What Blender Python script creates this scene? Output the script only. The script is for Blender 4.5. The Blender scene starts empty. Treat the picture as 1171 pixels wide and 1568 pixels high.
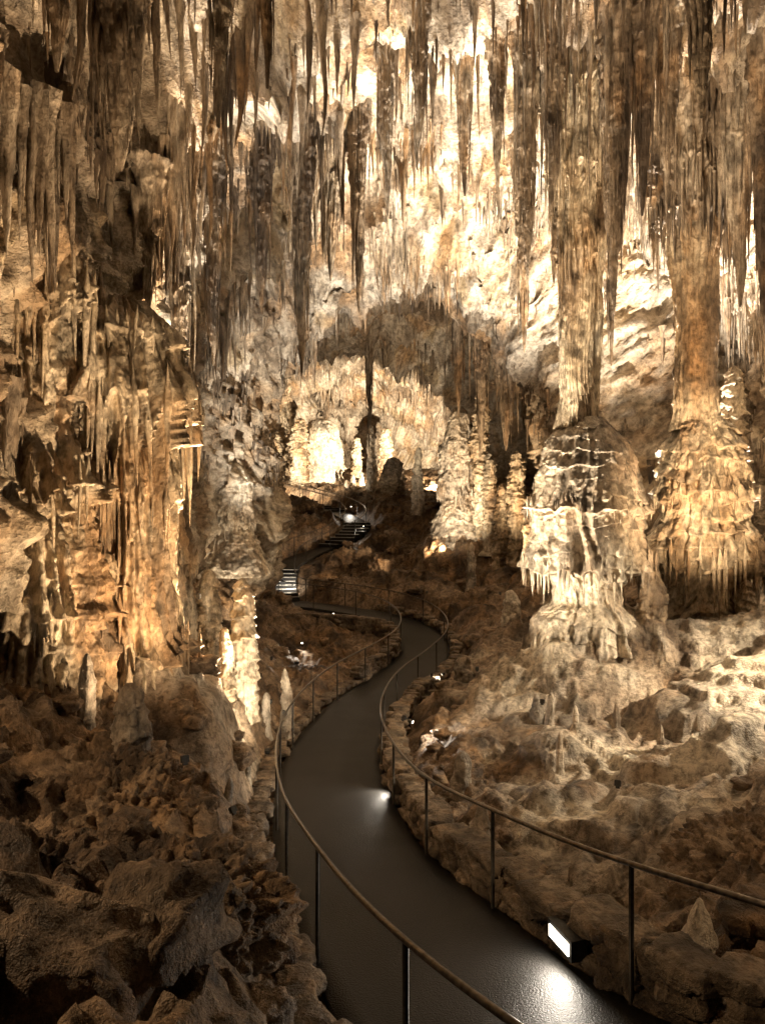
import bpy, math, numpy as np
from mathutils import Vector
rng=np.random.default_rng(11)
S=bpy.context.scene
# ------------------------------------------------------------------ noise
T=(rng.random((64,64,64))*2-1).astype(np.float32)
J=rng.random((32,32,32,3)).astype(np.float32)
def vn(p):
    p=np.asarray(p,dtype=np.float32); fl=np.floor(p); i=fl.astype(np.int32); f=p-fl; f=f*f*(3-2*f)
    x0,y0,z0=(i&63)[...,0],(i&63)[...,1],(i&63)[...,2]; x1,y1,z1=(x0+1)&63,(y0+1)&63,(z0+1)&63
    fx,fy,fz=f[...,0],f[...,1],f[...,2]
    a=T[x0,y0,z0];a=a+(T[x1,y0,z0]-a)*fx; b=T[x0,y1,z0];b=b+(T[x1,y1,z0]-b)*fx
    c=T[x0,y0,z1];c=c+(T[x1,y0,z1]-c)*fx; d=T[x0,y1,z1];d=d+(T[x1,y1,z1]-d)*fx
    a=a+(b-a)*fy;c=c+(d-c)*fy
    return a+(c-a)*fz
def fbm(p,o=4,g=.5):
    s=0;a=1.;q=np.array(p,dtype=np.float32);n=0
    for k in range(o):
        s=s+a*vn(q);n+=a;a*=g;q=q*2.03+17.3
    return s/n
def ridged(p,o=3):
    s=0;a=1.;q=np.array(p,dtype=np.float32);n=0
    for k in range(o):
        s=s+a*(1-2*np.abs(vn(q)));n+=a;a*=.5;q=q*2.07+9.1
    return s/n
def worley(p):
    p=np.asarray(p,dtype=np.float32); i=np.floor(p).astype(np.int32); f=p-i
    F1=np.full(p.shape[:-1],9.,dtype=np.float32);F2=F1.copy()
    for a in(-1,0,1):
        for b in(-1,0,1):
            for c in(-1,0,1):
                o=J[(i[...,0]+a)&31,(i[...,1]+b)&31,(i[...,2]+c)&31]
                d=np.sqrt((a+o[...,0]-f[...,0])**2+(b+o[...,1]-f[...,1])**2+(c+o[...,2]-f[...,2])**2)
                F2=np.minimum(F2,np.maximum(F1,d)); F1=np.minimum(F1,d)
    return F1,F2
def st(x,y,z): return np.stack(np.broadcast_arrays(x,y,z),-1)
def sstep(a,b,x):
    t=np.clip((x-a)/(b-a),0,1); return t*t*(3-2*t)
# ------------------------------------------------------------------ mineral colouring (albedo stored per vertex)
PAL={'limestone':([(.19,.15,.11),(.45,.39,.31),(.64,.58,.49),(.68,.62,.53),(.52,.42,.28)],.45,1.,.7),
 'dripstone':([(.10,.075,.055),(.22,.17,.12),(.35,.285,.215),(.49,.425,.34)],.7,.35,.4),
 'flow':([(.18,.13,.085),(.42,.325,.22),(.6,.51,.375),(.68,.605,.48)],.7,.5,.5),
 'grey':([(.26,.23,.19),(.46,.41,.345),(.62,.56,.465),(.67,.61,.5)],.6,.7,.25),
 'floor':([(.065,.043,.028),(.165,.11,.067),(.28,.2,.128),(.35,.265,.185)],.7,1.,.4),
 'masonry':([(.09,.067,.048),(.20,.155,.108),(.31,.25,.185)],2.,1.,.25)}
OCH=np.array([.48,.29,.135])
def paint(V,kind):
    pal,sc,zs,stn=PAL[kind];q=V*np.array([1,1,zs]);pal=np.array(pal)
    t=np.clip((fbm(q*sc*1.6,4,.55)*1.45+.53),0,1)*(len(pal)-1)
    C=np.stack([np.interp(t,np.arange(len(pal)),pal[:,k]) for k in range(3)],-1)
    s_=(sstep(.05,.4,fbm(q*sc*1.9+33,3,.6))*stn)[:,None]
    C=C*(1-s_)+OCH*s_
    d=1-.5*sstep(.0,.4,fbm(q*5+71,2,.6))[:,None]
    return C*d
# ------------------------------------------------------------------ mesh helpers
def mk(name,V,Q,mat,parent=None,smooth=True,kind=None,col=None):
    V=np.asarray(V,dtype=np.float32).reshape(-1,3);Q=np.asarray(Q,dtype=np.int32).reshape(-1,4)
    me=bpy.data.meshes.new(name)
    me.vertices.add(len(V));me.vertices.foreach_set('co',V.ravel())
    me.loops.add(Q.size);me.loops.foreach_set('vertex_index',Q.ravel())
    me.polygons.add(len(Q));me.polygons.foreach_set('loop_start',np.arange(0,Q.size,4,dtype=np.int32))
    me.polygons.foreach_set('use_smooth',np.full(len(Q),smooth,dtype=bool))
    me.update(calc_edges=True)
    if kind or col is not None:
        C=paint(V,kind) if col is None else col.reshape(-1,3)
        at=me.color_attributes.new('mineral','FLOAT_COLOR','POINT')
        at.data.foreach_set('color',np.c_[C,np.ones(len(C))].astype(np.float32).ravel())
    me.materials.append(mat)
    ob=bpy.data.objects.new(name,me);S.collection.objects.link(ob)
    if parent: ob.parent=parent
    return ob
def gq(nu,nv,wrap=False):
    i=np.arange(nu-1)[:,None]; m=nv if wrap else nv-1
    j=np.arange(m)[None,:]; k=(j+1)%nv
    return np.stack([i*nv+j,i*nv+k,(i+1)*nv+k,(i+1)*nv+j],-1).reshape(-1,4)
def join(parts):
    Vs,Qs,o=[],[],0
    for V,Q in parts: Vs.append(V);Qs.append(Q+o);o+=len(V)
    return np.concatenate(Vs),np.concatenate(Qs)
def empty(name):
    e=bpy.data.objects.new(name,None);S.collection.objects.link(e);return e
def unproject(a,b,d):   # image pixel column and row at an assumed depth -> world metres
    return np.array([(a-585)/1045*d,d,(784-b)/1045*d])
# ------------------------------------------------------------------ materials
def rock(name,ns=7,zs=1.,bump=.6,dist=.07,rough=.58,con=.6,spec=.4):
    m=bpy.data.materials.new(name);m.use_nodes=True;n=m.node_tree.nodes;l=m.node_tree.links
    b=n['Principled BSDF'];g=n.new('ShaderNodeNewGeometry');mp=n.new('ShaderNodeMapping')
    mp.inputs['Scale'].default_value=(1,1,zs);l.new(g.outputs['Position'],mp.inputs['Vector'])
    t=n.new('ShaderNodeTexNoise');t.inputs['Scale'].default_value=ns;t.inputs['Detail'].default_value=5;t.inputs['Roughness'].default_value=.74
    l.new(mp.outputs[0],t.inputs['Vector'])
    r=n.new('ShaderNodeValToRGB');e=r.color_ramp.elements;e[0].position=.38;e[1].position=.58
    e[0].color=(1-con,1-con*1.05,1-con*1.1,1);e[1].color=(1.15,1.13,1.1,1);l.new(t.outputs['Fac'],r.inputs[0])
    a=n.new('ShaderNodeAttribute');a.attribute_name='mineral'
    x=n.new('ShaderNodeMix');x.data_type='RGBA';x.blend_type='MULTIPLY';x.inputs[0].default_value=1
    l.new(a.outputs['Color'],x.inputs[6]);l.new(r.outputs[0],x.inputs[7]);l.new(x.outputs[2],b.inputs['Base Color'])
    b.inputs['Roughness'].default_value=rough
    b.inputs['Specular IOR Level'].default_value=spec
    bn=n.new('ShaderNodeBump');bn.inputs['Strength'].default_value=bump;bn.inputs['Distance'].default_value=dist
    l.new(t.outputs['Fac'],bn.inputs['Height']);l.new(bn.outputs[0],b.inputs['Normal'])
    return m
def plain(name,col,rough=.5,metal=0.,ns=40,nb=.2,var=.4,emit=None,spec=.5,det=2):
    m=bpy.data.materials.new(name);m.use_nodes=True;n=m.node_tree.nodes;l=m.node_tree.links;b=n['Principled BSDF']
    g=n.new('ShaderNodeNewGeometry');t=n.new('ShaderNodeTexNoise');t.inputs['Scale'].default_value=ns;t.inputs['Detail'].default_value=det
    l.new(g.outputs['Position'],t.inputs['Vector']);r=n.new('ShaderNodeValToRGB');e=r.color_ramp.elements
    e[0].position=.3;e[1].position=.7;e[0].color=(*[c*(1-var) for c in col],1);e[1].color=(*[c*(1+var) for c in col],1)
    l.new(t.outputs['Fac'],r.inputs[0]);l.new(r.outputs[0],b.inputs['Base Color'])
    b.inputs['Roughness'].default_value=rough;b.inputs['Metallic'].default_value=metal;b.inputs['Specular IOR Level'].default_value=spec
    bp=n.new('ShaderNodeBump');bp.inputs['Strength'].default_value=nb;bp.inputs['Distance'].default_value=.01
    l.new(t.outputs['Fac'],bp.inputs['Height']);l.new(bp.outputs[0],b.inputs['Normal'])
    if emit: b.inputs['Emission Color'].default_value=(*emit[0],1);b.inputs['Emission Strength'].default_value=emit[1]
    return m
M_shell=rock('limestone_ceiling',5,1,1.,.18,con=.5,spec=.3)
M_stal=rock('dripstone',9,.4,1.,.09,con=.55)
M_flow=rock('flowstone',8,.6,1.,.09,.42,con=.5)
M_floor=rock('cave_floor_rock',8,1,1.,.12,.55,con=.58)
M_path=plain('wet_asphalt',(.012,.0113,.0105),.45,0,70,1.,.6,spec=.22,det=3)
M_conc=plain('concrete_step',(.45,.42,.37),.6,0,30,.3)
M_rail=plain('rail_metal',(.14,.12,.10),.28,.9,25,.05)
M_post=plain('post_metal',(.03,.027,.024),.45,.7,25,.05)
M_body=plain('lamp_housing',(.03,.03,.03),.5,.3)
M_lens=plain('lamp_lens',(.9,.85,.75),.3,0,emit=((1,.86,.66),9))
# ------------------------------------------------------------------ cave shell
ys=np.geomspace(5,72,780)-9
tab=np.array([# y, xl, xr, ztop, n
[-5,-6,7,6,2.4],[2,-6,8.5,8,2.6],[8,-5.7,9.5,9.0,2.8],[12,-5.4,11,10,2.8],[16,-5.5,12,11,2.7],[20,-6.2,13,11.6,2.5],
[23.4,-6.2,12.5,11.4,2.3],[25.8,-4.9,7.6,8.9,2.0],[28,-5.0,7.2,9.0,2.0],[30.5,-8,9,11.2,2.3],[37,-9.5,9,11.4,2.3],[40.5,-10,8,10.8,2.1],[42,-9.4,6.4,10.2,2.0],
[44.5,-12,7,11.5,2.3],[52,-13,8,11.5,2.3],[58,-9,5,9,2],[62,-4,-1,3,2],[64,-3,-2,1,2]])
c=[np.interp(ys,tab[:,0],tab[:,k]) for k in range(1,5)]
nth=620; ZC=-1.2
SH=np.zeros((len(ys),nth,3))
tt=np.linspace(0,math.pi,900)
for k,y in enumerate(ys):
    xl,xr,zt,n=[q[k] for q in c]
    cx,hw=(xl+xr)/2,(xr-xl)/2
    x=cx-hw*np.sign(np.cos(tt))*np.abs(np.cos(tt))**(2/n); z=ZC+(zt-ZC)*np.sin(tt)**(2/n)
    x=np.r_[x[0]-.4,x,x[-1]+.4]; z=np.r_[-8,z,-8]
    s=np.r_[0,np.cumsum(np.hypot(np.diff(x),np.diff(z)))]; q=np.linspace(0,s[-1],nth)
    SH[k]=st(np.interp(q,s,x),np.full(nth,y),np.interp(q,s,z))
def gnorm(G):
    a=np.gradient(G,axis=0);b=np.gradient(G,axis=1);n=np.cross(a,b);return n/(np.linalg.norm(n,axis=-1,keepdims=True)+1e-9)
N=gnorm(SH)
if N[300,nth//2,2]>0: N=-N   # inward
P=SH.copy()
warp=P+st(fbm(P*.3,3),fbm(P*.3+31,3),fbm(P*.3+57,3))*1.8
F1,F2=worley(warp*np.array([.30,.27,.25]))
ridge=np.exp(-(F2-F1)/.14)
G1,G2=worley(warp*.9+5); ridge2=np.exp(-(G2-G1)/.10)
ceil=sstep(.12,.55,-N[...,2]); wall=1-ceil
# clean vaults where the roof has scaled off: (x, y, radius, depth)
clean=np.zeros(P.shape[:2]);dome=np.zeros(P.shape[:2])
for vx,vy,vr,vh in [(-1.5,12.6,1.6,1.7),(1.6,13.4,1.25,1.4),(2.6,19.6,2.0,1.8),(-3.0,18,1.4,1.2),(6.6,20.5,1.8,1.3),(10,15.5,1.4,1.2),(-3.9,10.2,1.1,1.0),(5.8,14,1.0,1.0),(-.3,22.8,1.2,.6),(.1,17.0,1.0,.9)]:
    dd=np.hypot(P[...,0]-vx+.5*vn(P*.6+vx),(P[...,1]-vy)*.9+.5*vn(P*.6+vy))
    clean=np.maximum(clean,1-sstep(vr*.85,vr*1.15,dd));dome+=vh*np.exp(-(dd/vr)**4)
clean*=ceil;dome*=ceil;rim=4*clean*(1-clean)
ridge=np.maximum(ridge*(1-clean*.95),rim*.7);ridge2=ridge2*(1-clean*.85)
big=fbm(P*.22,3)
panel=np.maximum(sstep(.15,.5,F2-F1),clean)
farf=1-.6*sstep(38,41,P[...,1])
D=big*1.1*farf+fbm(P*.8,4)*.6*(1-.5*panel)+ridged(P*2.1,3)*.26*(1-.5*clean)+fbm(P*6,3)*.13*(1-.3*clean)-ceil*panel*.5-(1-G1)*.35*ceil
flute=1-2*np.abs(vn(st(P[...,0]*3.2,P[...,1]*3.2,P[...,2]*.35)+fbm(P*.7,2)[...,None]*1.2))
fl2=1-2*np.abs(vn(st(P[...,0]*8,P[...,1]*8,P[...,2]*.6)))
tph=P[...,2]*.62+fbm(P*.45+9,3)*1.6; tf=tph-np.floor(tph)
near=1-sstep(11,14,P[...,1])
D=D+wall*((flute*.26+fl2*.09)*(.4+tf)+ (1-tf)**2*(.08+.15*near))
P=P+N*D[...,None]
hang=ceil*(ridge*.95+ridge2*.25*(1-ridge))
P[...,2]-=hang*(.8+.7*vn(P*1.3))
P[...,2]-=ceil*ridge*np.clip(vn(st(P[...,0]*3.5,P[...,1]*3.5,P[...,2]*0)),0,1)*.4
P[...,2]+=dome
Pf=P.reshape(-1,3)
Cs=paint(Pf,'limestone')
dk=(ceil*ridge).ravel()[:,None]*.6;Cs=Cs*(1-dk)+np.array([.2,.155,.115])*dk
ck=np.exp(-((G2-G1)/.022)).ravel()[:,None]*.6;Cs=Cs*(1-ck)+np.array([.13,.09,.06])*ck
fw=(wall.ravel()*.5)[:,None];Cs=Cs*(1-fw)+paint(Pf,'flow')*fw
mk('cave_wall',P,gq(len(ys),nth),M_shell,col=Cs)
def ceilz(x,y):
    k0,k1=np.searchsorted(ys,[y-.5,y+.5]);q=P[max(k0-1,0):k1+1].reshape(-1,3)
    d=(q[:,0]-x)**2+(q[:,1]-y)**2;d[q[:,2]<3]=99;j=np.argpartition(d,8)[:8];return float(q[j,2].mean())
# ------------------------------------------------------------------ stalactites
def stal_batch(roots,L,R,nseg,nlev,amp=.2,knob=.12,flare=.45,up=.12,bury=0.):
    n=len(L);t=np.linspace(0,1,nlev)[None,:,None];th=np.linspace(0,2*np.pi,nseg,endpoint=False)[None,None,:]
    off=rng.random((n,1,1))*60
    L_=L[:,None,None];R_=R[:,None,None]
    prof=(1-t)**.9*(.95-.3*np.sin(t*3.1)*rng.random((n,1,1)))+flare*np.exp(-t*L_/(.08+R_*1.2))*(1-t)+.015
    if bury>0: prof=prof*(.05+.95*sstep(0,bury,t))
    kf=2.2+1.5*rng.random((n,1,1))
    fl=vn(st(np.cos(th)*kf+off,np.sin(th)*kf+off*2,t*L_*.5+off))
    kn=vn(st(np.cos(th)*1.2+off,np.sin(th)*1.2+off,t*L_*5+off))
    r=R_*prof*(1+amp*1.6*fl+knob*2*kn)
    bx=vn(st(off+0*t,t*L_*.8+0*off,off*2+0*t))*R_*.9
    X=roots[:,0,None,None]+r*np.cos(th)+bx*t; Y=roots[:,1,None,None]+r*np.sin(th)+bx*t; Z=roots[:,2,None,None]+up-t*(L_+up)+0*th
    V=st(X,Y,Z).reshape(-1,3)
    q=gq(nlev,nseg,True);Q=(q[None]+(np.arange(n)*nlev*nseg)[:,None,None]).reshape(-1,4)
    return V,Q
yy=P[...,1]; cellA=np.gradient(ys)[:,None]*np.ones(nth)[None]
w=sstep(.0,.35,-N[...,2])*(P[...,2]>1.0)*(yy>5)*(yy<57)*cellA
w=w*(.05+ridge**1.4*2.0+ridge2*.45*(1-panel*.4))*np.clip(.5+1.5*vn(P*.5+3),.06,2)
w=w*np.where(yy>27,.4,1.)*(1-.9*clean*(1-rim))*(1-.7*(1-sstep(10.5,12,yy))*sstep(-1.9,-1.2,P[...,0])*(1-sstep(3.2,4.2,P[...,0])))
w=w.ravel()/w.sum(); NS=9500
idx=rng.choice(w.size,NS,p=w,replace=False)
Pr=Pf[idx]; rr=ridge.ravel()[idx]
L=np.exp(rng.normal(-1.2,.65,NS))*(.65+1.4*rr)*(1+1.1*np.clip(vn(Pr*.45+40),-.7,1)); L=np.clip(L,.1,2.0)*np.where(Pr[:,1]>22,.75,1.)
R=.02+L*.058*(.6+.8*rng.random(NS)); 
o=np.argsort(-L);b_,s_=o[:1400],o[1400:]
V,Q=join([stal_batch(Pr[b_],L[b_],R[b_],12,24,.3,.2,.2,.35),stal_batch(Pr[s_],L[s_],R[s_],6,7,flare=.3,up=.15)]); mk('stalactites',V,Q,M_stal,kind='dripstone')
# ------------------------------------------------------------------ columns / stalagmites
def colgeo(x,y,z0,z1,prof,scal=(.3,.1),tiers=(),fl=(.12,.06),lump=.06,nt=140,nz=260,lean=(0,0),sq=1.,fringe=0.,wav=.14,so=None):
    so=rng.random()*50 if so is None else so
    th=np.linspace(0,2*np.pi,nt,endpoint=False)[None,:];t=np.linspace(0,1,nz)[:,None];z=z0+(z1-z0)*t
    pr=np.interp(t,[p[0] for p in prof],[p[1] for p in prof]);
    ker=np.ones(7)/7;pr=np.convolve(np.r_[[pr[0,0]]*3,pr[:,0],[pr[-1,0]]*3],ker,'valid')[:,None]
    rm=max(p[1] for p in prof);cs,sn=np.cos(th),np.sin(th)
    Kf=rm/fl[0];ww=fbm(st(cs*rm+so,sn*rm+so,z*.8+0*th),2)
    flu=1-2*np.abs(vn(st(cs*Kf+so+ww*1.2,sn*Kf+so,z*.3+0*th)))
    flf=1-2*np.abs(vn(st(cs*Kf*2.3+so+ww,sn*Kf*2.3+so,z*.8+0*th)))
    r=pr*(1+.2*fbm(st(cs*1.1+so,sn*1.1+so,z*.6+0*th),3))+fl[1]*(flu+.35*flf)*np.clip(pr/rm*1.5,0,1)
    lf=np.clip(pr/rm*2,0,1)
    if scal[1]>0:
        ph=z/scal[0]+1.3*fbm(st(cs*rm*1.3+so,sn*rm*1.3,z*1.2+0*th),3)+.25*vn(st(cs*Kf+so,sn*Kf,z*.4+0*th));fr=ph-np.floor(ph)
        am=.5+.9*np.clip(vn(st(cs*rm*1.1,sn*rm*1.1+so,np.floor(ph)*3.7)),-.5,1)
        r=r+scal[1]*am*((1-fr)**1.4*sstep(0,.10,fr))*lf
    ed=[]
    for zk,ov,jag,dec in tiers:
        zz=z0+(z1-z0)*zk
        e=zz+wav*fbm(st(cs*1.2*rm+so,sn*1.2*rm,zk*9+0*th),2)-jag*.5*np.clip(vn(st(cs*Kf*.9+so,sn*Kf*.9+zk*30,0*th)),-.2,1)
        q=z-e;Tm=np.where(q>0,np.exp(-np.maximum(q,0)/dec),0)*np.clip(q/.06,0,1)
        r=r+ov*Tm*(1+.6*flu);ed.append((e[0],jag,ov))
    r=r+lump*(fbm(st(cs*r*4+so,sn*r*4,z*4+0*th),3)*1.3+.3*fbm(st(cs*r*16+so,sn*r*16,z*13+0*th),2))*lf
    r=np.maximum(r,.01);r[-1]*=.15
    wob=.08*fbm(st(0*t+so,0*t,z*.9),2)
    X=x+r*cs+lean[0]*t+wob;Y=y+r*sn*sq+lean[1]*t
    parts=[(st(X,Y,z).reshape(-1,3),gq(nz,nt,True))]
    if fringe>0:
        for e,jag,ov in ed:
            m=int(2*np.pi*rm/.09*fringe);a=rng.integers(0,nt,m);zi=e[a]+.08+rng.random(m)*.1
            k=np.clip(((zi-z0)/(z1-z0)*(nz-1)).astype(int),0,nz-1)
            inn=rng.uniform(.93,.985,m)
            ro=np.c_[x+(X[k,a]-x)*inn,y+(Y[k,a]-y)*inn,zi]
            mod=.45+.8*np.clip(.5+vn(np.c_[np.cos(th[0,a])*rm*1.5+so,np.sin(th[0,a])*rm*1.5,0*zi]),0,1)
            parts.append(stal_batch(ro,jag*rng.uniform(.5,1.,m)*mod+.08,rng.uniform(.04,.07,m)*(1+jag*.35),8,18,.25,.2,0.,.15+jag*.3,.35))
    return join(parts)
def column(name,*a,mat=None,kind='flow',parent=None,**k):
    V,Q=colgeo(*a,**k);return mk(name,V,Q,mat or M_flow,parent,kind=kind)
def bundle(a,b0,b1,wd,d,n=12):
    c1=unproject(a,b1,d);W=wd/1045*d;top=ceilz(c1[0],d)+.25;H=max(top-c1[2],.5)
    parts=[colgeo(c1[0],d,c1[2],top+.5,[(0,.015),(.06,W*.06),(.25,W*.14),(.5,W*.22),(.75,W*.33),(.92,W*.45),(1,W*.65)],(.4,.06),(),(.08,W*.1),.06,nt=72,nz=int(min(320,90+H*45)))]
    q=rng.normal(0,.33,(n,2));q=np.clip(q,-.62,.62);ro=np.zeros((n,3));ro[:,0]=c1[0]+q[:,0]*W;ro[:,1]=d+q[:,1]*W*.8
    for i in range(n): ro[i,2]=min(ceilz(ro[i,0],ro[i,1])+.1,top+.3)
    L=(ro[:,2]-c1[2])*(1-np.hypot(q[:,0],q[:,1])*rng.uniform(.3,1.1,n));L=np.maximum(L,.3*H)
    R=W*rng.uniform(.07,.14,n)
    parts.append(stal_batch(ro,L,R,14,44,.4,.28,.15,.6))
    m=n*4;z=rng.random(m)*.75;rad=W*(.55-.40*z)*.75;an=rng.random(m)*6.28
    r2=np.c_[c1[0]+np.cos(an)*rad,d+np.sin(an)*rad,top-z*H]
    parts.append(stal_batch(r2,rng.uniform(.06,.22,m)*H,rng.uniform(.03,.055,m)*W+.012,8,16,.25,.2,0.,.3,.3))
    V,Q=join(parts);mk('hanging_stalactite_cluster',V,Q,M_stal,kind='dripstone')
for a in [(185,-90,262,135,8.8,16),(335,-120,195,60,8,9),(405,-120,135,48,8.6,8),(85,-100,110,80,8,8),
 (462,300,575,50,18,8),(547,250,478,36,20,6),(505,300,430,42,21,6),(590,150,330,40,16,6),
 (275,470,640,42,13.5,7),(325,440,560,46,15,6),(400,330,480,46,16,7),(230,330,480,60,12,7),(640,120,260,36,15,5),(710,150,300,36,17,5),(760,150,290,36,16,5),
 (805,60,410,54,15.5,9),(845,60,330,50,15,7),(940,-40,470,66,14.8,10),(985,-60,330,56,14.5,8),(1070,-120,180,80,10,8),(1020,60,280,46,15,7),
 (735,540,700,32,29,5),(775,560,690,34,28,5),(700,560,640,26,30,5),
 (800,430,540,40,22,5),(935,450,560,34,21,5),(1130,350,470,60,15.5,9),(1168,370,500,48,14.5,7),(565,640,690,14,44,3),(1100,60,320,56,16,8)]:
    bundle(*a)
# ------------------------------------------------------------------ footpath centre line (world metres)
C=np.array([[3.0,-2.5,-1.9],[2.75,0,-2.35],[2.3,1.4,-2.75],[1.93,2.5,-3.03],[1.4,3.55,-3.3],[.88,4.5,-3.52],[.22,6.6,-4.0],[-.43,9.1,-4.55],[-.87,11.8,-4.8],[-.95,14.7,-5.0],[-.45,18,-5.1],
[.7,21.3,-5.1],[1.5,24.2,-5.0],[1.35,26.6,-4.7],[.2,28.4,-4.4],[-1.8,29.6,-4.2],[-3.7,30.6,-4.1],[-4.7,31.6,-4.0],[-4.9,34,-2.85],[-4.0,36.5,-2.3],[-2.2,38.5,-1.6],[-1.5,40.6,-.8],[-2.9,43.4,.0],[-5.6,46.2,.7],[-9.0,49.5,1.6]])
def catmull(C,n=24):
    A=np.vstack([2*C[0]-C[1],C,2*C[-1]-C[-2]]);out=[]
    for i in range(1,len(A)-2):
        p0,p1,p2,p3=A[i-1:i+3]
        for t in np.linspace(0,1,n,endpoint=False):
            out.append(.5*((2*p1)+(-p0+p2)*t+(2*p0-5*p1+4*p2-p3)*t*t+(-p0+3*p1-3*p2+p3)*t**3))
    out.append(C[-1]);return np.array(out)
CL=catmull(C); s=np.r_[0,np.cumsum(np.linalg.norm(np.diff(CL,axis=0),axis=1))]
sq=np.arange(0,s[-1],.1);CL=np.stack([np.interp(sq,s,CL[:,k]) for k in range(3)],-1)
tg=np.gradient(CL,axis=0);tg[:,2]=0;tg/=np.linalg.norm(tg,axis=1,keepdims=True);NR=np.stack([tg[:,1],-tg[:,0],0*tg[:,0]],-1)
hwid=np.interp(CL[:,1],[0,20,28,32,50],[1.0,.95,.85,.7,.65])
# ------------------------------------------------------------------ terrain
ctl=[(-1.9,5.6,-2.75),(-3,6,-2.6),(-1.1,4.2,-3.1),(-1.8,3.5,-2.7),(-2.5,2,-2.1),(-.6,2,-2.5),(-2.0,8.8,-4.0),(-3.2,8.5,-3.3),(-1.9,11,-4.4),(-3.4,11,-3.2),(-4.8,9.5,-2.4),(-5.5,6,-1.6),(-5.5,12,-2),
(-2.8,14,-4.1),(-3.2,13,-3.8),(-2.3,16,-4.7),(-4.1,17,-3.5),(-5.4,19,-2.1),(-3.2,20,-4.8),(-1.6,20.5,-5.0),(-3.5,24,-5.0),(0,24,-5.2),(-5.5,24,-3.3),(-6.6,27,-1.6),(-6.5,31,-2.5),(-5.9,34.5,-2.3),(-8,36,-.5),(-8,42,.8),
(1.1,11,-4.8),(.8,13,-4.8),(2.4,9.6,-4.5),(2.5,12,-4.8),(4.6,11.5,-4.3),(5.6,14,-4.0),(4.8,16,-3.7),(8.4,17,-3.5),(3.2,16,-4.2),(2,18,-4.8),(6.2,10.5,-3.6),(3.9,7.6,-3.75),(5,7,-3.1),(2.3,6.9,-4.1),(3.0,5,-3.4),(4.5,4,-2.4),(9,12,-2.6),(12,15,-2),(12,20,-2),
(4,22,-4.4),(3.3,27,-4.0),(4,30,-3.2),(.4,31.5,-3.1),(-.9,35,-2.4),(-2.2,33.5,-3.4),(3.7,34,-2.0),(2.4,38,-1.0),(6,28,-2.6),(8,25,-2.2),(8,35,0),(.7,44,.9),(.7,50,1.6),(-5,50,2.0),(-9,55,3),(3,56,3),(-9,47,1.8),(5,2,-1.8),(-6,-4,-.5),(9,-4,0),(9,7,-1)]
ctl=np.array(ctl);n=len(ctl)
def U(r): return r*r*np.log(r+1e-6)
K=U(np.linalg.norm(ctl[:,None,:2]-ctl[None,:,:2],axis=-1))+np.eye(n)*1.5
A=np.zeros((n+3,n+3));A[:n,:n]=K;A[:n,n]=1;A[:n,n+1:]=ctl[:,:2];A[n,:n]=1;A[n+1:,:n]=ctl[:,:2].T
sol=np.linalg.solve(A,np.r_[ctl[:,2],0,0,0])
NC=n
def natural(x,y):
    sh=x.shape;x=x.ravel();y=y.ravel();z=sol[NC]+sol[NC+1]*x+sol[NC+2]*y
    for k in range(NC): z=z+sol[k]*U(np.hypot(x-ctl[k,0],y-ctl[k,1]))
    return z.reshape(sh)
from mathutils.kdtree import KDTree
_kd=KDTree(len(CL))
for k,q in enumerate(CL): _kd.insert((q[0],q[1],0),k)
_kd.balance()
def pathdist(x,y):
    sh=x.shape;x=x.ravel();y=y.ravel();bd=np.full(x.shape,1e9);bi=np.zeros(x.shape,int)
    if x.size<5:
        for j in range(x.size):
            _,k,d=_kd.find((x[j],y[j],0));bd[j]=d*d;bi[j]=k
    else:
        sub=CL[::4]
        for k in range(len(sub)):
            d=(x-sub[k,0])**2+(y-sub[k,1])**2;m=d<bd;bd[m]=d[m];bi[m]=k*4
    return np.sqrt(bd).reshape(sh),np.clip(bi,0,len(CL)-1).reshape(sh)
def pale(x,y): # extent of the pale calcite sheet round the big columns
    return np.maximum(sstep(0,1.,x-1.3)*sstep(6.8,8.6,y)*(1-sstep(19,24,y)),sstep(1.8,2.8,-x)*sstep(9.5,11,y)*(1-sstep(12.5,14,y)))
mounds=[(4.4,15.6,2.4,1.9,1.0),(7.3,15.8,2.6,2.2,1.0),(6.4,12.8,1.9,1.1,.7),(3.3,12.4,1.1,.8,.35),(4.9,10.6,1.3,.8,.5),(7.0,9.8,1.3,.9,.5),(-3.2,11.2,1.0,1.2,.7),(8.6,13.2,1.4,1.2,.7),(3.9,34,2.8,2.4,1.2),(-5,23.5,1.6,1.6,.9),(2.6,10.3,.7,.6,.3)]
def ground(x,y):
    x=np.asarray(x,float);y=np.asarray(y,float)
    z=natural(x,y)
    p=st(x,y,0*x);wp=p+st(fbm(p*.9,3),fbm(p*.9+20,3),0*x)*.6
    pl_=pale(x,y);fg=1-sstep(8,11,y)
    z=z+fbm(p*.5,3)*.35+ridged(wp*1.1,4)*.26*(1-.7*pl_)
    a,b=worley(wp*.8+3);z=z+(.55-a)*.6*(1-.35*pl_)
    a,b=worley(wp*2.6+8);z=z+(.5-a)*(.22+.16*fg)*(1-.65*pl_)
    a,b=worley(wp*8+1);z=z+((.5-a)*(.12+.05*fg)+fbm(p*12,2)*.05)*(1-.85*pl_)
    for mx,my,rx,ry,h in mounds:
        r=np.hypot((wp[...,0]-mx)/rx,(wp[...,1]-my)/ry);z=z+h*np.clip(1-r**2.2,0,1)**.8
    ter=z*3.4+fbm(p*.7+44,3)*1.5;fr=ter-np.floor(ter);z=z+pl_*((1-fr)*.16*sstep(0,.25,fr))
    z=z+pl_*.08*(1-2*np.abs(vn(wp*2.5)))
    d,i=pathdist(x,y);pz=CL[i,2]
    k=sstep(0.18,1.0,d-hwid[i]);return (pz-.10)*(1-k)+z*k
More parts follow.
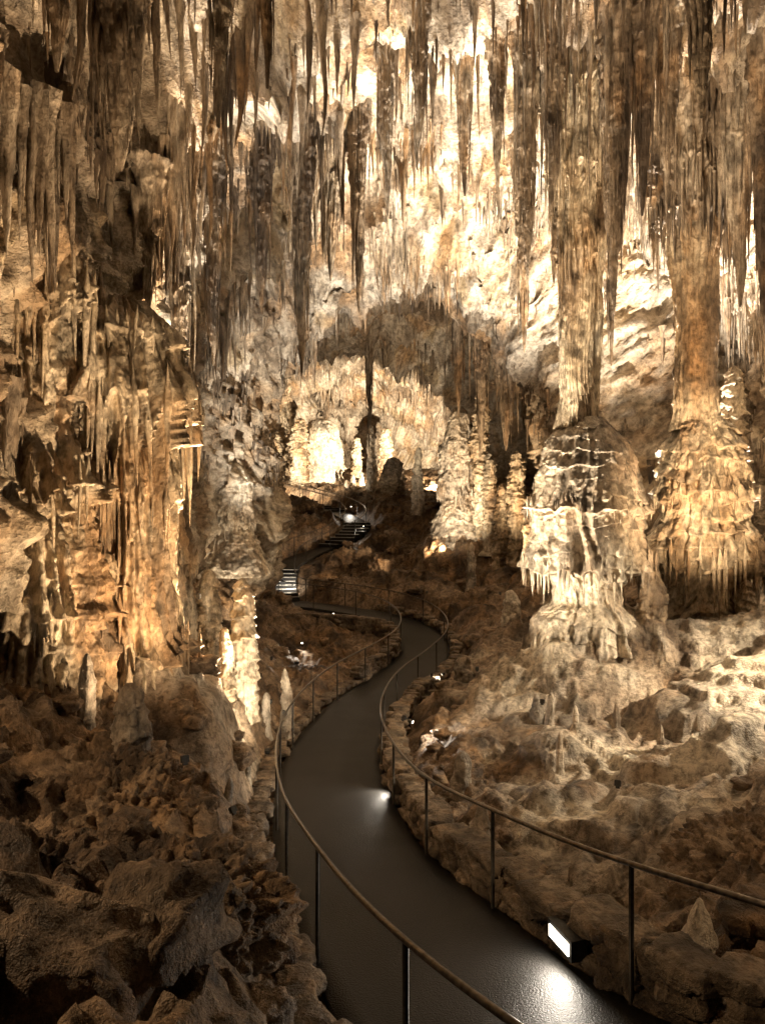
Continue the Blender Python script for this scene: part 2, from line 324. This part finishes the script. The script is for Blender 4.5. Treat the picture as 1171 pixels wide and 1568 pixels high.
ty=np.geomspace(2.5,68,880)-5.5;tx=np.linspace(-12,14.5,660)
X,Y=np.meshgrid(tx,ty);Zt=ground(X,Y)
TP=st(X,Y,Zt);m=sstep(1.0,1.6,pathdist(X,Y)[0])*(1-.6*pale(X,Y))
TP[...,0]+=m*fbm(TP*2.2+50,3)*.25;TP[...,1]+=m*fbm(TP*2.2+90,3)*.25
tv=TP.reshape(-1,3);pm=(pale(X,Y).ravel()*sstep(-.5,.0,fbm(tv*.8,3)))[:,None]
mk('cave_floor',TP,gq(len(ty),len(tx)),M_floor,col=paint(tv,'floor')*(1-pm)+paint(tv,'grey')*1.1*pm)
def gz(x,y): return float(ground(np.array([x]),np.array([y]))[0])
# ------------------------------------------------------------------ footpath surface
keep=CL[:,1]<31.4
def ribbon(CLs,NRs,hw,mat,name):
    m=11;q=np.linspace(-1,1,m);G=CLs[:,None,:]+NRs[:,None,:]*(q[None,:,None]*hw[:,None,None])
    G[...,2]+=fbm(G*1.2,2)*.015
    l=G[:,:1].copy();r=G[:,-1:].copy();l[...,2]-=.25;r[...,2]-=.25
    G=np.concatenate([l,G,r],1);return mk(name,G,gq(len(CLs),m+2),mat)
ribbon(CL[keep],NR[keep],hwid[keep],M_path,'footpath')
k2=CL[:,1]>33.9;ribbon(CL[k2],NR[k2],hwid[k2],M_path,'footpath')
def boxes(bs):
    Vs,Qs=[],[]
    base=np.array([[x,y,z] for x in(-1,1) for y in(-1,1) for z in(-1,1)],float)
    fq=np.array([[0,1,3,2],[4,6,7,5],[0,4,5,1],[2,3,7,6],[0,2,6,4],[1,5,7,3]])
    for k,(cx,cy,cz,sx,sy,sz,an) in enumerate(bs):
        v=base*np.array([sx,sy,sz])/2;ca,sa=math.cos(an),math.sin(an)
        Vs.append(np.c_[v[:,0]*ca-v[:,1]*sa+cx,v[:,0]*sa+v[:,1]*ca+cy,v[:,2]+cz]);Qs.append(fq+8*k)
    return np.concatenate(Vs),np.concatenate(Qs)
def stairs(y0,y1,nst):
    ii=np.where((CL[:,1]>=y0)&(CL[:,1]<=y1))[0];a,b=ii[0],ii[-1];e=empty('stone_stairs')
    z0,z1=CL[a,2],CL[b,2];B=[];Nn=[]
    for k in range(nst):
        q=int(a+(b-a)*(k+.5)/nst);c=CL[q];an=math.atan2(NR[q,1],NR[q,0]);z=z0+(z1-z0)*(k+1)/nst
        B.append((c[0],c[1],z-.2,1.6,.45,.4,an));f=c-tg[q]*.2
        Nn.append((f[0],f[1],z+.006,1.54,.12,.02,an))
    V,Q=boxes(B);mk('treads',V,Q,M_path,e,False);V,Q=boxes(Nn);mk('nosings',V,Q,M_conc,e,False)
stairs(31.3,34.1,8);stairs(37.6,41.2,8);stairs(43.4,46.0,5)
# ------------------------------------------------------------------ handrails
def tube(pts,r,seg=8):
    pts=np.asarray(pts);t=np.gradient(pts,axis=0);t/=np.linalg.norm(t,axis=1,keepdims=True)
    up=np.array([0,0,1.]);a=np.cross(t,up);a/=np.linalg.norm(a,axis=1,keepdims=True)+1e-9;b=np.cross(a,t)
    th=np.linspace(0,2*np.pi,seg,endpoint=False)
    G=pts[:,None]+r*(a[:,None]*np.cos(th)[None,:,None]+b[:,None]*np.sin(th)[None,:,None]);return G.reshape(-1,3),gq(len(pts),seg,True)
def vpost(x,y,z0,z1,r):
    th=np.linspace(0,2*np.pi,8,endpoint=False);zz=[z0,z0+.012,z0+.0121,z1];rs=[r*2.4,r*2.4,r,r]
    G=np.array([[[x+q*math.cos(t),y+q*math.sin(t),z] for t in th] for z,q in zip(zz,rs)]);return G.reshape(-1,3),gq(4,8,True)
for side,ya,yb,y1st in((-1,1.2,49,3.95),(1,1.0,49,4.9)):
    e=empty('handrail');ii=np.where((CL[:,1]>ya)&(CL[:,1]<yb))[0]
    E=CL[ii]+NR[ii]*(side*(hwid[ii]-.04))[:,None]
    Ep=E.copy()
    for _ in range(3):
        for k in range(3): Ep[7:-7,k]=np.convolve(Ep[:,k],np.ones(15)/15,'valid')
    top=Ep.copy();top[:,2]+=1.0
    V,Q=tube(top,.021,10);mk('top_rail',V,Q,M_rail,e)
    ds=np.r_[0,np.cumsum(np.linalg.norm(np.diff(Ep,axis=0),axis=1))];parts=[]
    s0=ds[np.argmin(abs(Ep[:,1]-y1st))]%2.15
    for q in np.arange(s0,ds[-1],2.15):
        k=np.argmin(abs(ds-q));parts.append(vpost(Ep[k,0],Ep[k,1],Ep[k,2]-.06,Ep[k,2]+.99,.02))
    V,Q=join(parts);mk('posts',V,Q,M_post,e)
# ------------------------------------------------------------------ stones
def rocks(cn,sz,rot,blk=.6,amp=.18,nu=12,nv=16):
    n=len(cn);ph=np.linspace(0,np.pi,nu)[None,:,None];th=np.linspace(0,2*np.pi,nv,endpoint=False)[None,None,:]
    x=np.sin(ph)*np.cos(th);y=np.sin(ph)*np.sin(th);z=np.cos(ph)+0*th
    f=lambda v:np.sign(v)*np.abs(v)**blk
    D=st(x,y,z);off=rng.random((n,1,1,1))*50
    nz=fbm(D*1.6+off,4,.6)[...,None];B=st(f(x),f(y),f(z))*(1+amp*2.4*nz)*sz[:,None,None,:]*.5
    ca,sa=np.cos(rot)[:,None,None],np.sin(rot)[:,None,None]
    G=st(B[...,0]*ca-B[...,1]*sa,B[...,0]*sa+B[...,1]*ca,B[...,2])+cn[:,None,None,:]
    q=gq(nu,nv,True);return G.reshape(-1,3),(q[None]+(np.arange(n)*nu*nv)[:,None,None]).reshape(-1,4)
def curb(side,y0,y1,courses,name,out=.2):
    ii=np.where((CL[:,1]>y0)&(CL[:,1]<y1))[0];cn=[];sz=[];ro=[]
    for c_ in range(courses):
        q=float(ii[0])+rng.random()*3
        while q<ii[-1]:
            L=rng.uniform(.2,.55);k=int(q+L*5);k=min(k,len(CL)-1)
            o=hwid[k]+out+rng.uniform(-.04,.1)
            p=CL[k]+NR[k]*side*o;cn.append([p[0],p[1],p[2]+.02+.15*c_+rng.uniform(-.03,.03)]);sz.append([L*1.02,rng.uniform(.26,.48),rng.uniform(.13,.22)])
            ro.append(math.atan2(tg[k,1],tg[k,0])+rng.normal(0,.15));q+=L*10
    V,Q=rocks(np.array(cn),np.array(sz),np.array(ro),.5,.2,14,20);mk(name,V,Q,M_floor,kind='masonry')
curb(1,1,20,3,'stone_curb');curb(-1,1,20,1,'stone_curb');curb(1,20,29,2,'stone_curb');curb(-1,20,27,3,'stone_curb')
cn=[];sz=[];ro=[]
wl=catmull(np.array([[-5.2,28.2,0],[-3,27.6,0],[-1.0,26.9,0],[0.2,25.6,0],[.1,23.6,0],[-.5,21.6,0]]),30)
ws=np.r_[0,np.cumsum(np.linalg.norm(np.diff(wl,axis=0),axis=1))]
for r_ in range(9):
    q=rng.random()*.3
    while q<ws[-1]:
        L=rng.uniform(.2,.5);x=np.interp(q+L/2,ws,wl[:,0]);y=np.interp(q+L/2,ws,wl[:,1]);k=np.argmin(abs(ws-q-L/2));k=min(k,len(wl)-2)
        d=wl[k+1]-wl[k];zt=-4.15 if y>25.8 else -4.7
        z=-5.5+.165*r_
        if z<zt+.02: cn.append([x,y+.03*rng.normal(),z]);sz.append([L*1.03,.35,.19]);ro.append(math.atan2(d[1],d[0]))
        q+=L
V,Q=rocks(np.array(cn),np.array(sz),np.array(ro),.45,.14);mk('stone_wall',V,Q,M_floor,kind='masonry')
cn=[];sz=[]
while len(cn)<300:
    y=rng.uniform(3,50) if rng.random()<.5 else rng.uniform(3,14);x=rng.uniform(-7,11)
    d,i=pathdist(np.array([x]),np.array([y]))
    if d[0]<hwid[i[0]]+.45 or (x>1.8 and 8<y<20 and rng.random()<.97): continue
    a=float(np.clip(np.exp(rng.normal(-1.5,.5)),.1,.6))*(1+.02*y);cn.append([x,y,gz(x,y)+a*.05]);sz.append([a*rng.uniform(.8,1.4),a*rng.uniform(.8,1.3),a*rng.uniform(.5,.9)])
V,Q=rocks(np.array(cn),np.array(sz),rng.random(len(cn))*6,.75,.32,18,24);mk('boulders',V,Q,M_floor,kind='floor')
def block(x,y,z,sx,sy,sz_,n=170):
    ph=np.linspace(0,np.pi,n)[:,None];th=np.linspace(0,2*np.pi,2*n,endpoint=False)[None,:]
    D=st(np.sin(ph)*np.cos(th),np.sin(ph)*np.sin(th),np.cos(ph)+0*th);so=rng.random()*40
    q=D*np.array([sx,sy,sz_])
    r=1+.3*fbm(D*1.4+so,3)
    q=q*r[...,None];a,b=worley(q*4.5+so);c_,e_=worley(q*13+so)
    q=q+D*((.5-a)*.26+(.5-c_)*.13+fbm(q*16,2)*.05)[...,None]
    mk('boulder',q+np.array([x,y,z]),gq(n,2*n,True),M_floor,kind='floor')
block(-1.7,5.2,-3.2,.9,.8,.6);block(-2.6,6.8,-3.2,.8,.8,.7);block(-2.7,4.9,-2.95,.8,.6,.6);block(4.3,7.2,-3.8,1.1,.9,.5)
# ------------------------------------------------------------------ the big columns
p=unproject(898,1015,16);e=empty('limestone_column')
zb,zt=unproject(0,1030,16)[2],unproject(0,640,16)[2]
column('stalagmite_body',p[0],16,zb-.3,zt,[(0,.85),(.08,.9),(.16,1.12),(.25,1.08),(.31,.68),(.37,.64),(.42,.86),(.50,1.04),(.64,1.14),(.76,1.1),(.855,.95),(.92,.76),(.965,.52),(1,.36)],(.32,.10),
 [(.13,.34,.5,.4),(.43,.40,.6,.45),(.64,.18,.25,.3)],(.18,.08),.07,nt=320,nz=520,kind='grey',parent=e,fringe=1.,so=7.)
z2=ceilz(unproject(880,0,16)[0],16)+.5
column('shaft',unproject(880,0,16)[0],16,zt-.25,z2,[(0,.42),(.08,.33),(.3,.33),(.55,.40),(.75,.5),(.9,.7),(1,1.2)],(.7,.05),[(.42,.1,.9,.5),(.62,.14,1.2,.6),(.8,.2,1.2,.6)],(.1,.12),.06,nt=200,nz=460,mat=M_stal,kind='flow',parent=e,fringe=.5)
column('side_shaft',unproject(912,0,16)[0],16.2,zt,z2,[(0,.10),(.3,.17),(.6,.3),(1,.6)],(.8,.04),(),(.09,.08),.04,nt=100,nz=300,mat=M_stal,kind='flow',parent=e)
e=empty('limestone_column');d=17;x=unproject(1076,0,d)[0];zt=unproject(0,640,d)[2]
column('stalagmite_body',x,d,-4.0,zt,[(0,.9),(.15,.85),(.3,.62),(.40,.78),(.5,.95),(.62,.92),(.8,.9),(.88,.8),(.95,.6),(1,.42)],(.4,.2),[(.44,.38,1.0,.5),(.68,.22,.35,.3),(.14,.24,.5,.3)],(.15,.08),.08,nt=280,nz=480,parent=e,fringe=1.)
z3=unproject(0,345,d)[2]
column('shaft',x-.15,d,zt-.3,z3,[(0,.5),(.1,.44),(.5,.45),(.85,.52),(1,.62)],(.9,.03),(),(.1,.07),.04,nt=180,nz=320,parent=e,lean=(-.15,0))
column('crown',x-.2,d,z3-.15,ceilz(x,d)+.4,[(0,.62),(.05,.8),(.4,.85),(1,1.5)],(.7,.08),[(.03,.15,1.,.3),(.3,.2,1.4,.5)],(.13,.13),.06,nt=180,nz=240,mat=M_stal,kind='dripstone',parent=e,fringe=.8)
# left flowstone masses
column('flowstone_column',unproject(178,0,11)[0],11.2,-4.0,unproject(0,455,11)[2],[(0,1.2),(.1,.95),(.2,.85),(.26,.66),(.5,.68),(.7,.72),(.80,.8),(.93,.72),(1,.3)],(1.2,.03),[(.22,.24,.6,.35),(.55,.08,.6,.5),(.76,.28,1.5,.6),(.9,.12,.4,.3)],(.16,.2),.05,nt=360,nz=640,fringe=.5)
column('flowstone_column',unproject(25,0,10)[0],10.2,-4,unproject(0,352,10)[2],[(0,1.4),(.3,1.05),(.6,.8),(.8,.7),(.95,.66),(1,.3)],(.5,.08),[(.3,.2,.5,.4),(.52,.3,.8,.4),(.9,.18,1.6,.6)],(.15,.18),.1,nt=320,nz=600,fringe=.5)
column('flowstone_column',unproject(95,0,10.5)[0],11.0,-4,unproject(0,600,10.5)[2],[(0,1.3),(.4,1.0),(.8,.8),(1,.4)],(.3,.16),[(.5,.2,.4,.4),(.85,.2,.5,.4)],(.13,.08),.2,nt=220,nz=380,fringe=.3)
column('flowstone_column',unproject(262,0,15)[0]-.5,15.5,-4,2.8,[(0,1.0),(.3,.65),(.6,.5),(1,.3)],(.5,.06),[(.4,.15,.5,.4),(.7,.15,.7,.4),(.95,.2,.8,.3)],(.13,.1),.08,nt=160,nz=320,fringe=.8)
sg=[(373,885,1085,36,14,1),(322,872,1010,32,16,1),(292,898,980,26,17,1),(440,1023,1095,20,15,0),(405,1060,1110,15,14.5,0),(205,1045,1210,62,8,0),
(781,903,1000,34,24,0),(568,650,745,14,46,0),(600,700,765,36,45,0),(640,685,755,16,40,0),(905,1038,1095,20,14.5,0),(1000,868,1065,40,15.3,1),(708,1003,1060,32,19,0),
(1112,1028,1085,18,14,0),(820,1063,1105,20,14,0),(738,1228,1310,38,8.5,0),(712,1150,1200,30,11,0),(325,1222,1300,22,9,0),(68,1355,1600,52,4.6,0),(135,1238,1310,46,7,0),(1142,888,1030,26,16,1),
(541,725,750,8,50,0),(553,722,748,8,50,0),(1062,1375,1560,52,5.2,0),(735,600,800,26,33,1),(790,690,830,26,30,1),(770,740,830,26,31,1),(752,700,830,22,32,1),
(985,795,870,14,17.8,0),(1120,560,900,40,21,1),(250,880,1040,40,13,1),(845,720,900,26,22,1),(128,1000,1100,26,9,0),(460,640,745,26,51,1),(415,650,730,30,52,1),
(270,960,1060,22,14,1),(345,960,1060,22,13.5,1),(810,760,860,18,27,1),(530,735,760,7,48,0),(840,1060,1100,14,13,0),(880,1080,1110,10,12.5,0),(1050,1060,1100,16,13,0),(720,830,870,14,29,0),
(275,1250,1330,18,8.5,0),(350,1190,1250,14,10,0),(255,1180,1250,20,9.5,0),(165,1180,1270,24,8.5,0),(380,1150,1200,12,11.5,0),(1160,1000,1080,22,13.5,0),(1085,1080,1130,12,12,0),(940,1075,1120,12,13,0),(760,1050,1090,16,15.5,0),(1010,1110,1150,11,11.5,0),(860,1120,1160,12,11.5,0),
(590,655,720,20,55,1),(545,670,735,16,54,1)]
for a,t0,b0,wd,d,kd in sg:
    top=unproject(a,t0,d);bz=min(gz(top[0],d),unproject(a,b0,d)[2])-.25;r=wd/2/1045*d;h=top[2]-bz
    pr=[(0,r*1.5),(.12,r*1.1),(.5,r*.9),(.85,r*.62),(.96,r*.4),(1,r*.1)] if not kd else [(0,r*1.5),(.1,r),(.35,r*.85),(.6,r*.95),(.85,r*.7),(.97,r*.5),(1,r*.1)]
    column('stalagmite',top[0],d,bz,top[2],pr,(max(.12,r*.8),r*(.45 if kd else .2)),(),(max(.05,r*.3),r*.12),r*.35,nt=48,nz=int(min(240,60+h*40)),kind='flow' if kd else 'grey')
d=34;x=unproject(703,0,d)[0]
column('stalagmite',x,d,unproject(0,860,d)[2],unproject(0,622,d)[2],[(0,1.9),(.1,1.7),(.2,1.35),(.33,1.0),(.4,.8),(.55,.9),(.7,.9),(.85,.65),(.95,.42),(1,.1)],(.5,.22),[(.42,.25,.5,.4)],(.2,.05),.08,nt=160,nz=360,kind='grey',fringe=.8)
d=24;x=unproject(350,0,d)[0]
column('stalagmite',x,d,unproject(0,880,d)[2],unproject(0,705,d)[2],[(0,1.4),(.2,1.1),(.4,.75),(.6,.8),(.8,.7),(.95,.4),(1,.1)],(.5,.08),[(.42,.15,.4,.4)],(.2,.05),.08,nt=140,nz=240,kind='grey',fringe=.8)
d=52;x=unproject(492,0,d)[0]
column('stalagmite',x,d,1,unproject(0,640,d)[2],[(0,1.7),(.3,1.5),(.7,1.45),(.85,1.2),(.96,.8),(1,.1)],(.8,.12),[(.35,.2,.5,.4)],(.25,.06),.1,nt=120,nz=200,kind='grey')
column('stalagmite',unproject(425,0,54)[0],54,1,10,[(0,1.6),(.3,1.1),(.6,.8),(1,1.2)],(.6,.2),(),(.25,.12),.2,nt=100,nz=200)
# ------------------------------------------------------------------ lamps
def look(ob,t):
    ob.rotation_euler=(Vector(t)-ob.location).to_track_quat('-Z','Y').to_euler()
def lamp(pos,aim,power,col=(1,.74,.45),ang=110,size=.08,name='unseen_floodlight',onfloor=True,lens=False,blend=1.):  # default: unseen floodlights with invented housings, many added to brighten the rock
    x,y,z=pos
    if onfloor: z=max(z,gz(x,y)+.35)
    e=empty(name);e.location=(x,y,z);look(e,aim)
    f=.5
    V,Q=boxes([(0,0,.05,.16*f,.12*f,.07,0),(0,0,.10,.10*f,.08*f,.03,0)]);mk('housing',V,Q,M_body,e,False)
    V,Q=boxes([(0,0,.012,.13*f,.09*f,.004,0)]);mk('lens',V,Q,M_lens if lens else M_body,e,False)
    ld=bpy.data.lights.new(name+'_bulb','SPOT');ld.energy=power;ld.color=col;ld.spot_size=math.radians(ang);ld.spot_blend=blend;ld.shadow_soft_size=size
    lo=bpy.data.objects.new('bulb',ld);S.collection.objects.link(lo);lo.parent=e;lo.location=(0,0,-.03)
Wm=(1,.69,.40);Nt=(1,.80,.56);Cw=(1,.89,.74)
lamp((-1.95,13.4,-3.9),(-4.8,10.8,1.6),10000,Wm,75)
lamp((-1.9,8.6,-3.7),(-4.6,10.8,1.4),2600,Wm,75)  # added front fill for the left flowstone wall
lamp((-2.2,7.6,-3.0),(-3.2,9,6.5),3000,Wm,65)  # added front light so the top-left hanging clusters are not silhouettes
lamp((-2.0,11.8,-4.1),(-2.9,14.2,-3.2),750,Nt,80)  # small light added to pick out the mid-left stalagmites
lamp((-2.4,14.6,-4),(-1.6,13.4,9),25000,Cw,55)
lamp((-3.4,12.6,-1.5),(-4.2,9.8,7),8000,Nt,80)
lamp((.45,13.4,-4.0),(4.8,16.2,.8),6000,Nt,62)
lamp((3.0,12.8,-3.5),(4.8,16.0,6.5),7500,Nt,42)  # added light aimed up the dark column shaft
lamp((5.4,9.6,-3.0),(8.0,17.3,2.2),9500,Wm,45)
lamp((3.1,9.0,-4.1),(5.2,13.5,8),7000,Wm,55)  # added front light for the top-right hanging clusters
lamp((7.4,20.8,-2.6),(6.6,19.5,8),60000,Cw,85)
lamp((10.2,18.5,-2.0),(10,15.4,8),30000,Cw,80)
lamp((1.8,18.9,-4.4),(2.6,20.6,9),38000,Nt,54)
lamp((2.2,15.9,-3.6),(1.7,13.8,9),14000,Cw,50)
lamp((-3.0,18.5,-4.2),(-3.2,25.5,6.4),13000,Cw,50)
lamp((1.4,19.5,-4.6),(1.5,25.3,9.4),15000,Cw,50)
lamp((-3.9,21.2,-4),(-5.2,24,-1.5),900,Nt,80)
lamp((1.8,27.6,-3.2),(3.8,34,1.6),7500,Nt,46)
lamp((4.4,25.6,-3.0),(4.8,30.5,4),5000,Wm,70)
lamp((-8.2,43.5,2.2),(-3.5,52,5.0),9000,Nt,110)
lamp((4.0,44.5,1.8),(-1.5,55,6.0),30000,Nt,90)
lamp((-1.5,33,-3),(0,38,8),2600,Nt,100)
lamp((3.0,32.0,-1.6),(-2.2,37,-2.6),1500,Wm,90)  # added light to lift the dim mid-distance ground
def pl(a,b,d,aim,power,ang=130): 
    p=unproject(a,b,d);lamp(tuple(p),aim,power,Cw,ang,.06,'path_lamp',False,True)
pl(600,1190,11.7,(-.5,11.3,-4.8),150)
pl(632,1106,14.2,(2.6,13.2,-4.9),110)
pl(675,1033,20,(1.0,20,-5.1),80)
pl(745,1012,21,(3.2,20,-4.9),60)
pl(510,940,28.4,(-1.6,27,-5),240);pl(462,985,24.5,(-3,23,-5.4),60);pl(447,895,31.5,(-4.9,33,-3.6),200)
pl(462,768,46,(-5.2,45,-.2),80);pl(537,776,43.4,(-2,43,0),60);pl(556,806,39.5,(-1.7,39,-1.5),100);pl(583,792,41.5,(-.8,40,-1.2),60)
e=empty('kerb_lamp');k=np.argmin(abs(CL[:,1]-5.35));p=CL[k]+NR[k]*(hwid[k]-.06);e.location=(p[0],p[1],p[2]+.2);e.rotation_euler=(0,0,math.atan2(tg[k,1],tg[k,0]))
V,Q=boxes([(0,-.04,0,.36,.14,.17,0)]);mk('housing',V,Q,M_body,e,False);V,Q=boxes([(0,.033,0,.29,.008,.10,0)]);mk('lens',V,Q,M_lens,e,False)
ld=bpy.data.lights.new('kerb_bulb','AREA');ld.shape='RECTANGLE';ld.size=.28;ld.size_y=.1;ld.energy=22;ld.color=Cw
lo=bpy.data.objects.new('bulb',ld);S.collection.objects.link(lo);lo.parent=e;lo.location=(0,.06,0);lo.rotation_euler=(math.radians(72),0,0)
lamp((-5.0,3.6,.6),(-1.7,6,-3.4),650,Wm,100,.05,onfloor=False)  # unseen fill added out of frame, raking the left foreground boulders
lamp((9.0,11.0,-.2),(4.4,13.0,-4.2),3600,Nt,90,.05,onfloor=False)  # unseen fill added out of frame to brighten the right floor
lamp((7.0,3.5,.5),(3.5,7.5,-3.9),450,Wm,90,.05,onfloor=False)  # unseen fill added out of frame for the right foreground
# ------------------------------------------------------------------ world, camera
w=bpy.data.worlds.new('World');S.world=w;w.use_nodes=True;w.node_tree.nodes['Background'].inputs[0].default_value=(.02,.015,.01,1);w.node_tree.nodes['Background'].inputs[1].default_value=.3
cd=bpy.data.cameras.new('camera');cam=bpy.data.objects.new('camera',cd);S.collection.objects.link(cam);cam.rotation_euler=(math.pi/2,0,0)
cd.sensor_fit='VERTICAL';cd.sensor_height=36;cd.lens=24;cd.clip_end=300;cd.clip_start=.05;S.camera=cam
S.view_settings.view_transform='Standard';S.view_settings.look='None';S.view_settings.exposure=0
